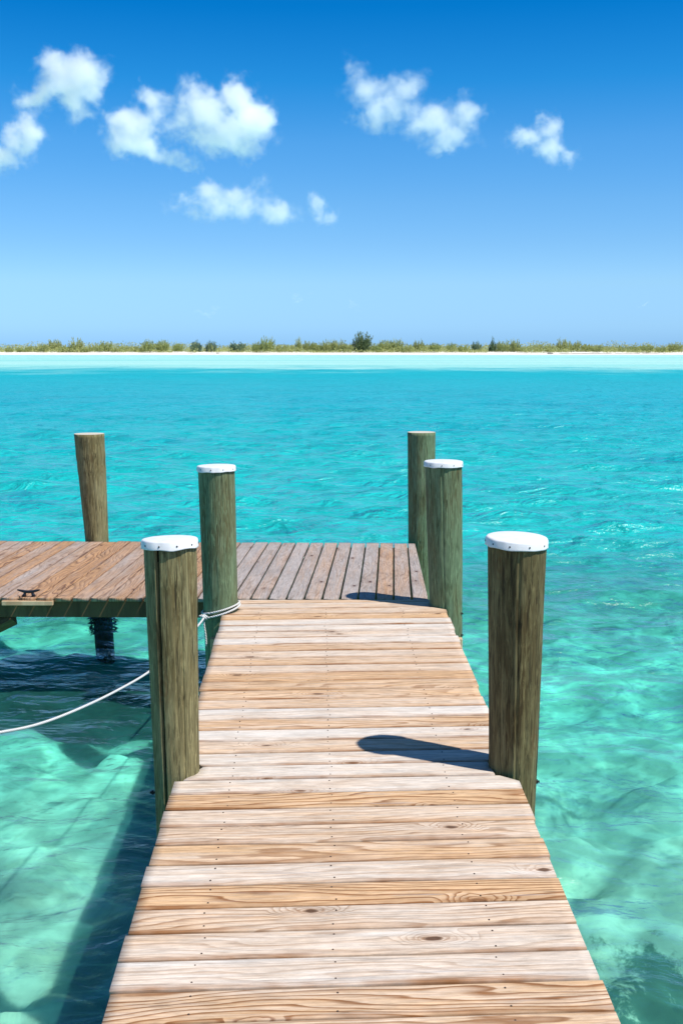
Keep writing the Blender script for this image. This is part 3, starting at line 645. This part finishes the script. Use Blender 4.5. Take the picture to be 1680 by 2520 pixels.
# ------------------------------------------------------------------ posts
def lean_axis(p, z):
    """axis point of a post at height z"""
    k = (z - DECK) / (p['t'].z - DECK); return Vector((p['b'].x + (p['t'].x - p['b'].x) * k, p['b'].y, z))
def make_post(key, mat, label, seed, groove=None, capped=True, tilt=(0, 0), bump_rings=(), group=None, captilt=(0, 0, 0), flat=None):
    p = POSTS[key]; zb = -.75; zt = p['t'].z - (.018 if capped else 0); base = lean_axis(p, zb)
    root = empty('mooring_post', (base.x, base.y, zb), label=label, cat='post', group=group)
    na, nz = 300, 80; co = []; N = mn.noise
    for j in range(nz + 1):
        z = zb + (zt - zb) * j / nz; c = lean_axis(p, z); k = (z - DECK) / (zt - DECK); r = p['rb'] + (p['rt'] - p['rb']) * max(k, -.6)
        for rz, ra in bump_rings:
            r += ra * math.exp(-((z - rz) / .035) ** 2)
        for i in range(na):
            a = 2 * math.pi * i / na
            q = Vector((math.cos(a) * 1.2, math.sin(a) * 1.2, z * 1.1 + seed * 7))
            rr = r * (1 + .035 * N(q) + .014 * N(Vector((math.cos(a) * 5, math.sin(a) * 5, z * 3 + seed))) + .006 * N(Vector((math.cos(a) * 16, math.sin(a) * 16, z * 2.5 + seed))))
            if flat:
                fm, fh, fb = flat; db = (a - fm + math.pi) % (2 * math.pi) - math.pi
                if abs(db) < fh: rr *= 1 + fb * (math.cos(fh) / math.cos(db) - 1)
            if groove:
                for ga, gd, gw in groove:
                    da = (a - ga - .05 * N(Vector((0, 0, z * 2.2 + seed))) + math.pi) % (2 * math.pi) - math.pi
                    rr -= gd * max(0, 1 - abs(da) / gw) * (.75 + .5 * N(Vector((0, 3, z * 4 + ga))))
            co.append((c.x - base.x + rr * math.cos(a), c.y - base.y + rr * math.sin(a), z - zb))
    bm = bmesh.new(); vs = [bm.verts.new(c) for c in co]
    for j in range(nz):
        for i in range(na): bm.faces.new((vs[j*na+i], vs[j*na+(i+1) % na], vs[(j+1)*na+(i+1) % na], vs[(j+1)*na+i]))
    for f in (list(bm.faces) if groove else []):
        cc = f.calc_center_median(); zz_ = cc.z + zb; ax = lean_axis(p, zz_); aa = math.atan2(cc.y, cc.x - (ax.x - base.x))
        for ga, gd, gw in groove:
            da = (aa - ga - .05 * N(Vector((0, 0, zz_ * 2.2 + seed))) + math.pi) % (2 * math.pi) - math.pi
            if gd > .02 and abs(da) < .034 + .02 * N(Vector((5, 0, zz_ * 5))): f.material_index = 2
    tf = bm.faces.new([vs[nz*na+i] for i in range(na)]); tf.material_index = 1
    if not capped:
        bmesh.ops.inset_region(bm, faces=[tf], thickness=.006, depth=.002)
    o = obj('shaft', bm, [mat, end_m, crack_m], root)
    for pl in o.data.polygons:
        if pl.material_index == 1: pl.use_smooth = False
    if capped:
        R0 = p['rt'] + .009; H = .036; n = 72; bm = bmesh.new(); rings = []
        prof = [(R0 + .0015, -H), (R0, -H + .004), (R0 - .001, -.006), (R0 - .005, -.001), (R0 - .012, .0006), (R0 * .5, .002), (.004, .0025)]
        prof = [(R0 - .004, -H)] + prof
        for rr, zz_ in prof:
            row = []
            for i in range(n):
                a = 2 * math.pi * i / n; wob = 1 + .022 * N(Vector((math.cos(a) * 1.3, math.sin(a) * 1.3, seed * 3.3)))
                dent = (.0035 * N(Vector((math.cos(a) * 4, math.sin(a) * 4, seed))) if zz_ < -.003 else 0)
                low = (.006 * N(Vector((math.cos(a) * 2.2, math.sin(a) * 2.2, seed + 9))) if zz_ < -.03 else 0)
                row.append(bm.verts.new(((rr * wob + dent) * math.cos(a), (rr * wob + dent) * math.sin(a), zz_ + low)))
            rings.append(row)
        for j in range(len(rings) - 1):
            for i in range(n): bm.faces.new((rings[j][i], rings[j][(i+1) % n], rings[j+1][(i+1) % n], rings[j+1][i]))
        bm.faces.new(rings[-1]); bmesh.ops.recalc_face_normals(bm, faces=bm.faces)
        top = p['t']; c = obj('cap', bm, cap_mat, root, loc=(top.x - base.x, 0, top.z + .002 - zb)); c.rotation_euler = captilt
        m = c.modifiers.new('edge', 'WEIGHTED_NORMAL') if False else None
        sm = None
        ph = random.Random(seed).uniform(0, .6)
        for i in range(10):
            a = ph + 2 * math.pi * i / 10
            if sm is None:
                b2 = bmesh.new(); bmesh.ops.create_uvsphere(b2, u_segments=8, v_segments=6, radius=.0038)
                for v in b2.verts: v.co.x *= .6
                sm = bpy.data.meshes.new('screw'); b2.to_mesh(sm); b2.free(); sm.materials.append(screw_mat)
            s = bpy.data.objects.new('screw', sm); COL.objects.link(s); s.parent = c
            wob = 1 + .022 * N(Vector((math.cos(a) * 1.3, math.sin(a) * 1.3, seed * 3.3))); dent = .0035 * N(Vector((math.cos(a) * 4, math.sin(a) * 4, seed)))
            s.location = ((R0 * wob + dent) * math.cos(a), (R0 * wob + dent) * math.sin(a), -.020); s.rotation_euler = (0, 0, a)
    return root, base
def bolt(root, base, P, d):
    bm = bmesh.new(); q = Vector(d).to_track_quat('Z', 'Y').to_matrix().to_4x4()
    bmesh.ops.create_cone(bm, cap_ends=True, segments=6, radius1=.010, radius2=.010, depth=.008, matrix=q)
    bmesh.ops.create_cone(bm, cap_ends=True, segments=10, radius1=.005, radius2=.005, depth=.024, matrix=q)
    obj('bolt', bm, bolt_mat, root, smooth=False, loc=Vector(P) - Vector(base) if False else (P[0] - base[0], P[1] - base[1], P[2] - (-.75)))
ga = -1.93
rt, bs = make_post('NL', pile_olive, 'nearest left post, olive wood with a long crack and a white dented cap', 1, groove=[(ga - .02, .045, .085), (ga + .9, .006, .05)], captilt=(R(-2), R(-1.0), 0))
pp = on_y(376, 1951, POSTS['NL']['b'].y); bolt(rt, bs, pp, (-1, 0, 0))
rt, bs = make_post('NR', pile_brown, 'nearest right post, dark brown wood under a tilted white cap', 2, groove=[(-1.62, .007, .10), (-1.25, .003, .06)], flat=(-2.42, .74, .5), captilt=(R(2.0), R(1.6), 0))
pp = on_y(1320, 1924, POSTS['NR']['b'].y); bolt(rt, bs, pp, (1, 0, 0))
make_post('ML', pile_green, 'green post with a white cap and white rope tied round its foot', 3, groove=[(-1.2, .003, .06)], captilt=(R(-.5), R(-.8), 0))
rt, bs = make_post('MR', pile_green, 'green white-capped post at the right end of the cross dock', 4, groove=[(-1.75, .005, .07), (-.6, .003, .05)], captilt=(R(.3), R(.3), 0))
for yy in (1510, 1563): pp = on_y(1135, yy, POSTS['MR']['b'].y - .05); bolt(rt, bs, pp, (1, 0, 0))
make_post('FR', pile_green, 'bare flat-topped post behind the right green capped post', 5, groove=[(-1.5, .004, .08)], capped=False)
zk = POSTS['FL']['t'].z
rtF, bsF = make_post('FL', pile_olive, 'bare leaning post with a knotty ridge, standing at the left back of the dock', 6, groove=[(-1.3, .003, .08)], capped=False, bump_rings=[(zk - .20, .004), (zk - .33, .003)])

co = []; fc = []; wr = np.random.default_rng(77)
for k in range(380):
    a = wr.uniform(0, 6.283); z = wr.uniform(-.12, .13); ax = lean_axis(POSTS['FL'], z); r0 = POSTS['FL']['rb'] * 1.0
    p = np.array([ax.x - bsF.x + r0 * math.cos(a), ax.y - bsF.y + r0 * math.sin(a), z + .75]); d = np.array([math.cos(a), math.sin(a), wr.normal(-.4, .5)]); d /= np.linalg.norm(d)
    s_ = np.array([-math.sin(a), math.cos(a), wr.normal(0, .5)]); ln = wr.uniform(.015, .055) * (1.2 if z < .04 else .6); i = len(co)
    co += [p - s_ * .012, p + s_ * .012, p + d * ln]; fc.append((i, i + 1, i + 2))
obj('seaweed', mesh_np('seaweed', np.array(co), fc, False), plain('dark_weed', (.018, .028, .012), .7, .2, nsc=20, namp=.5), rtF, smooth=False)

# ------------------------------------------------------------------ rope on the green post
pm = POSTS['ML']; rc = pm['b']; rr = pm['rb'] + .011
def ring_pt(a, dz=0, k=1.0): # a from 0 (right) clockwise through the front
    return Vector((rc.x + math.cos(a) * rr * k, rc.y - math.sin(a) * rr * k, .778 + .034 * math.cos(a) + dz))
rope = empty('mooring_rope', (rc.x, rc.y, DECK), label='white mooring rope knotted round the green post, sagging away to the left', cat='rope')
def rp(name, pts, rad=.0062, n=10):
    bm = tube(pts, rad, n); return obj(name, bm, rope_m, rope, loc=(-rc.x, -rc.y, -DECK))
rp('loop', [ring_pt(a, .004) for a in np.linspace(-math.pi * 1.0, math.pi * .93, 70)])
rp('loop', [ring_pt(a, -.012 - .014 * max(0, math.sin(a * .55)), 1.03) for a in np.linspace(-.25, math.pi * .9, 40)], .0066)
kp = on_y(503, 1519, rc.y - rr - .01)
for k, (ra, rb, axis, dd) in enumerate([(.019, .013, (1, .2, .3), (0, 0, 0)), (.016, .017, (.1, 1, .4), (.004, 0, -.003)), (.014, .014, (.4, .5, 1), (-.006, -.004, .004))]):
    q = Vector(axis).to_track_quat('Z', 'Y'); pts = [kp + Vector(dd) + q @ Vector((math.cos(t) * ra, math.sin(t) * rb, .004 * math.sin(2 * t))) for t in np.linspace(0, 2 * math.pi, 26)]
    rp('knot', pts, .0068)
stubs = [kp + Vector((-.01, 0, 0)), kp + Vector((-.025, -.01, .012)), kp + Vector((-.034, -.012, .008))]; rp('knot', stubs, .006)
def at_d(px, py, d): return on_y(px, py, d)
main = [kp, at_d(487, 1540, rc.y - .28), at_d(440, 1588, rc.y - .65), at_d(370, 1651, 6.35), at_d(280, 1704, 5.8), at_d(180, 1751, 5.3), at_d(90, 1784, 4.95), at_d(0, 1803, 4.65), at_d(-120, 1820, 4.3), at_d(-330, 1815, 3.9)]
rp('line', spline(main, 10), .0068)
ta = on_y(502, 1536, rc.y - rr - .012); tbb = on_y(508, 1591, rc.y - rr - .012)
rp('tail', spline([kp, ta, ta.lerp(tbb, .5) + Vector((.003, 0, 0)), tbb], 8), .0062)

# ------------------------------------------------------------------ cleat
cy_ = isect(*fl, on_z(70, 1600), on_z(70, 1400)).y + .06; cp = on_z(71, 1468); cy_ = cp.y
cleat = empty('cleat', (cp.x, cp.y, DECK + .001), label='small black two-horned cleat on the front edge of the dock', cat='cleat')
wd = .165; horn = spline([(-wd/2, 0, .048), (-wd*.3, 0, .040), (-wd*.12, 0, .034), (wd*.12, 0, .034), (wd*.3, 0, .040), (wd/2, 0, .048)], 6)
rads = [.0035 + .0075 * math.sin(math.pi * i / (len(horn) - 1)) ** .6 for i in range(len(horn))]
obj('horn', tube(horn, rads, 10), iron_mat, cleat)
for sx in (-1, 1):
    obj('leg', tube([(sx * .034, 0, .002), (sx * .030, 0, .014), (sx * .024, 0, .03), (sx * .020, 0, .036)], [.017, .011, .009, .010], 10), iron_mat, cleat)

# ------------------------------------------------------------------ clouds (real volumes far off)
def cloud_mat(blobs, dens, nscale, thr, seed, namp):
    s = NT('cloud_vapour'); P = s.n('TexCoord').outputs['Object']; F = None
    warp = s.vmath('SUBTRACT', s.noise(s.vmath('ADD', P, (seed, 0, 0)), 1.8, 5, .65, out=1), (.5, .5, .5))
    sc_n = s.n('VectorMath', operation='SCALE'); s.l(warp, sc_n.inputs[0]); sc_n.inputs['Scale'].default_value = .95
    PW = s.vmath('ADD', P, sc_n.outputs[0])
    for (x, z, rx, rz, w) in blobs:
        ry = min(rx, rz) * 1.1
        q = s.vmath('MULTIPLY', s.vmath('SUBTRACT', PW, (x, 0, z)), (1 / rx, 1 / ry, 1 / rz)); d = s.vmath('LENGTH', q, out=1)
        f = s.math('MULTIPLY', s.math('SUBTRACT', 1, d), w)
        F = f if F is None else s.math('SMOOTH_MAX', F, f, .3)
    n1 = s.noise(s.vmath('ADD', P, (seed * 1.7, seed, 0)), nscale, 8, .66, .25)
    G = s.math('ADD', F, s.math('MULTIPLY', s.math('SUBTRACT', n1, .5), namp))
    dn = s.math('MULTIPLY', s.math('POWER', s.mr(G, thr, thr + .95, 0, 1, True), 1.6), dens * 1.15)
    v = s.n('VolumePrincipled'); v.inputs['Color'].default_value = (1, 1, 1, 1); v.inputs['Anisotropy'].default_value = .2; s.l(dn, v.inputs['Density'])
    s.l(v.outputs[0], s.out.inputs['Volume']); return s.m
CD = 1500.0
def cloud(cx, cy, blobs, dens, label, seed, nscale=1.7, thr=-.2, namp=2.5, dist=1500.):
    """blob numbers in hundreds of photo pixels about (cx, cy): x right, z up"""
    U = 100 * dist / FPX; v = ray(cx, cy); c = v * (dist / v.y) + Vector((0, 0, EYE))
    x0 = min(b[0] - b[2] for b in blobs) - .35; x1 = max(b[0] + b[2] for b in blobs) + .35
    z0 = min(b[1] - b[3] for b in blobs) - .35; z1 = max(b[1] + b[3] for b in blobs) + .35; yr = max(min(b[2], b[3]) for b in blobs) * 1.1 + .3
    bm = bmesh.new(); box(bm, ((x0 + x1) / 2, 0, (z0 + z1) / 2), (x1 - x0, 2 * yr, z1 - z0))
    o = obj('cloud', bm, cloud_mat(blobs, dens, nscale, thr, seed, namp), smooth=False, loc=c); o.scale = (U, U, U); tag(o, label, 'cloud')
cloud(165, 205, [(-.25, .35, .5, .45, 1), (.35, .25, .55, .5, 1), (.0, -.05, .85, .4, 1), (.65, -.1, .35, .3, .9), (-.75, -.35, .4, .25, .42), (.2, -.5, .3, .35, .5)], .09, 'puffy white cloud at the upper left of the sky', 3.1, dist=1450)
cloud(45, 350, [(.25, .35, .35, .35, .8), (.0, -.05, .45, .4, .9), (-.45, -.35, .6, .35, .9), (.45, .6, .2, .22, .28)], .07, 'white cloud cut by the left edge below the upper left cloud', 8.4, dist=1750)
cloud(470, 320, [(-1.05, .75, .38, .32, .9), (-1.4, .15, .6, .4, 1), (-1.3, -.25, .75, .38, 1), (-.65, -.55, .7, .28, .9), (-.2, -.75, .45, .16, .5), (-.35, .35, .7, .45, .55),
    (1.1, .65, .5, .5, 1), (1.4, .15, .6, .6, 1), (.4, .4, .6, .55, .8), (.85, -.1, .95, .5, .85), (.05, .95, .3, .3, .6), (1.0, -.4, .7, .3, .7)], .085, 'widest white cloud in the sky, two lobes joined by thin vapour, left of centre', 21.5, dist=1600)
cloud(570, 505, [(-.95, -.05, .6, .26, .8), (-.5, .3, .35, .3, .7), (-.2, -.1, .8, .28, .9), (.35, .1, .65, .38, .95), (.6, .35, .3, .3, .7), (1.1, -.15, .6, .28, .75)], .045, 'low thin flat cloud under the widest cloud', 31.3, dist=1900)
cloud(785, 515, [(-.03, .1, .22, .3, .85), (.1, -.2, .25, .2, .6)], .06, 'tiny cloud puff right of the low thin cloud', 37.0, dist=1500)
cloud(1030, 275, [(-1.5, .85, .25, .3, .5), (-1.15, .45, .5, .42, .75), (-.85, .0, .6, .45, .85), (-.3, .5, .5, .35, .6), (-1.35, -.1, .35, .2, .5), (-.1, .05, .7, .3, .7),
    (.3, -.2, .6, .4, .85), (.75, -.55, .7, .35, 1), (1.15, -.1, .42, .45, 1), (.65, -.8, .4, .2, .7)], .042, 'ragged white cloud right of centre, thin at its left and curled at its right end', 44.6, dist=1700)
cloud(1335, 345, [(.15, .35, .33, .36, 1), (-.3, .05, .5, .28, .85), (.2, -.15, .35, .38, .9), (.6, -.35, .3, .2, .6)], .055, 'small white cloud at the right of the sky', 61.7, dist=1550)

for (cx, cy, w, lab) in [(738, 727, .42, 'thin grey streak of cloud low over the island, left of centre'), (865, 751, .2, 'tiny grey cloud streak low over the tallest tree'), (1580, 747, .25, 'tiny grey cloud streak low at the right'), (495, 767, .38, 'faint grey cloud streak low over the left of the island')]:
    cloud(cx, cy, [(0, 0, w, .07, 1), (w * .6, .03, w * .5, .05, .8)], .03, lab, cx / 31., nscale=4., namp=1.2, thr=.0, dist=2500)
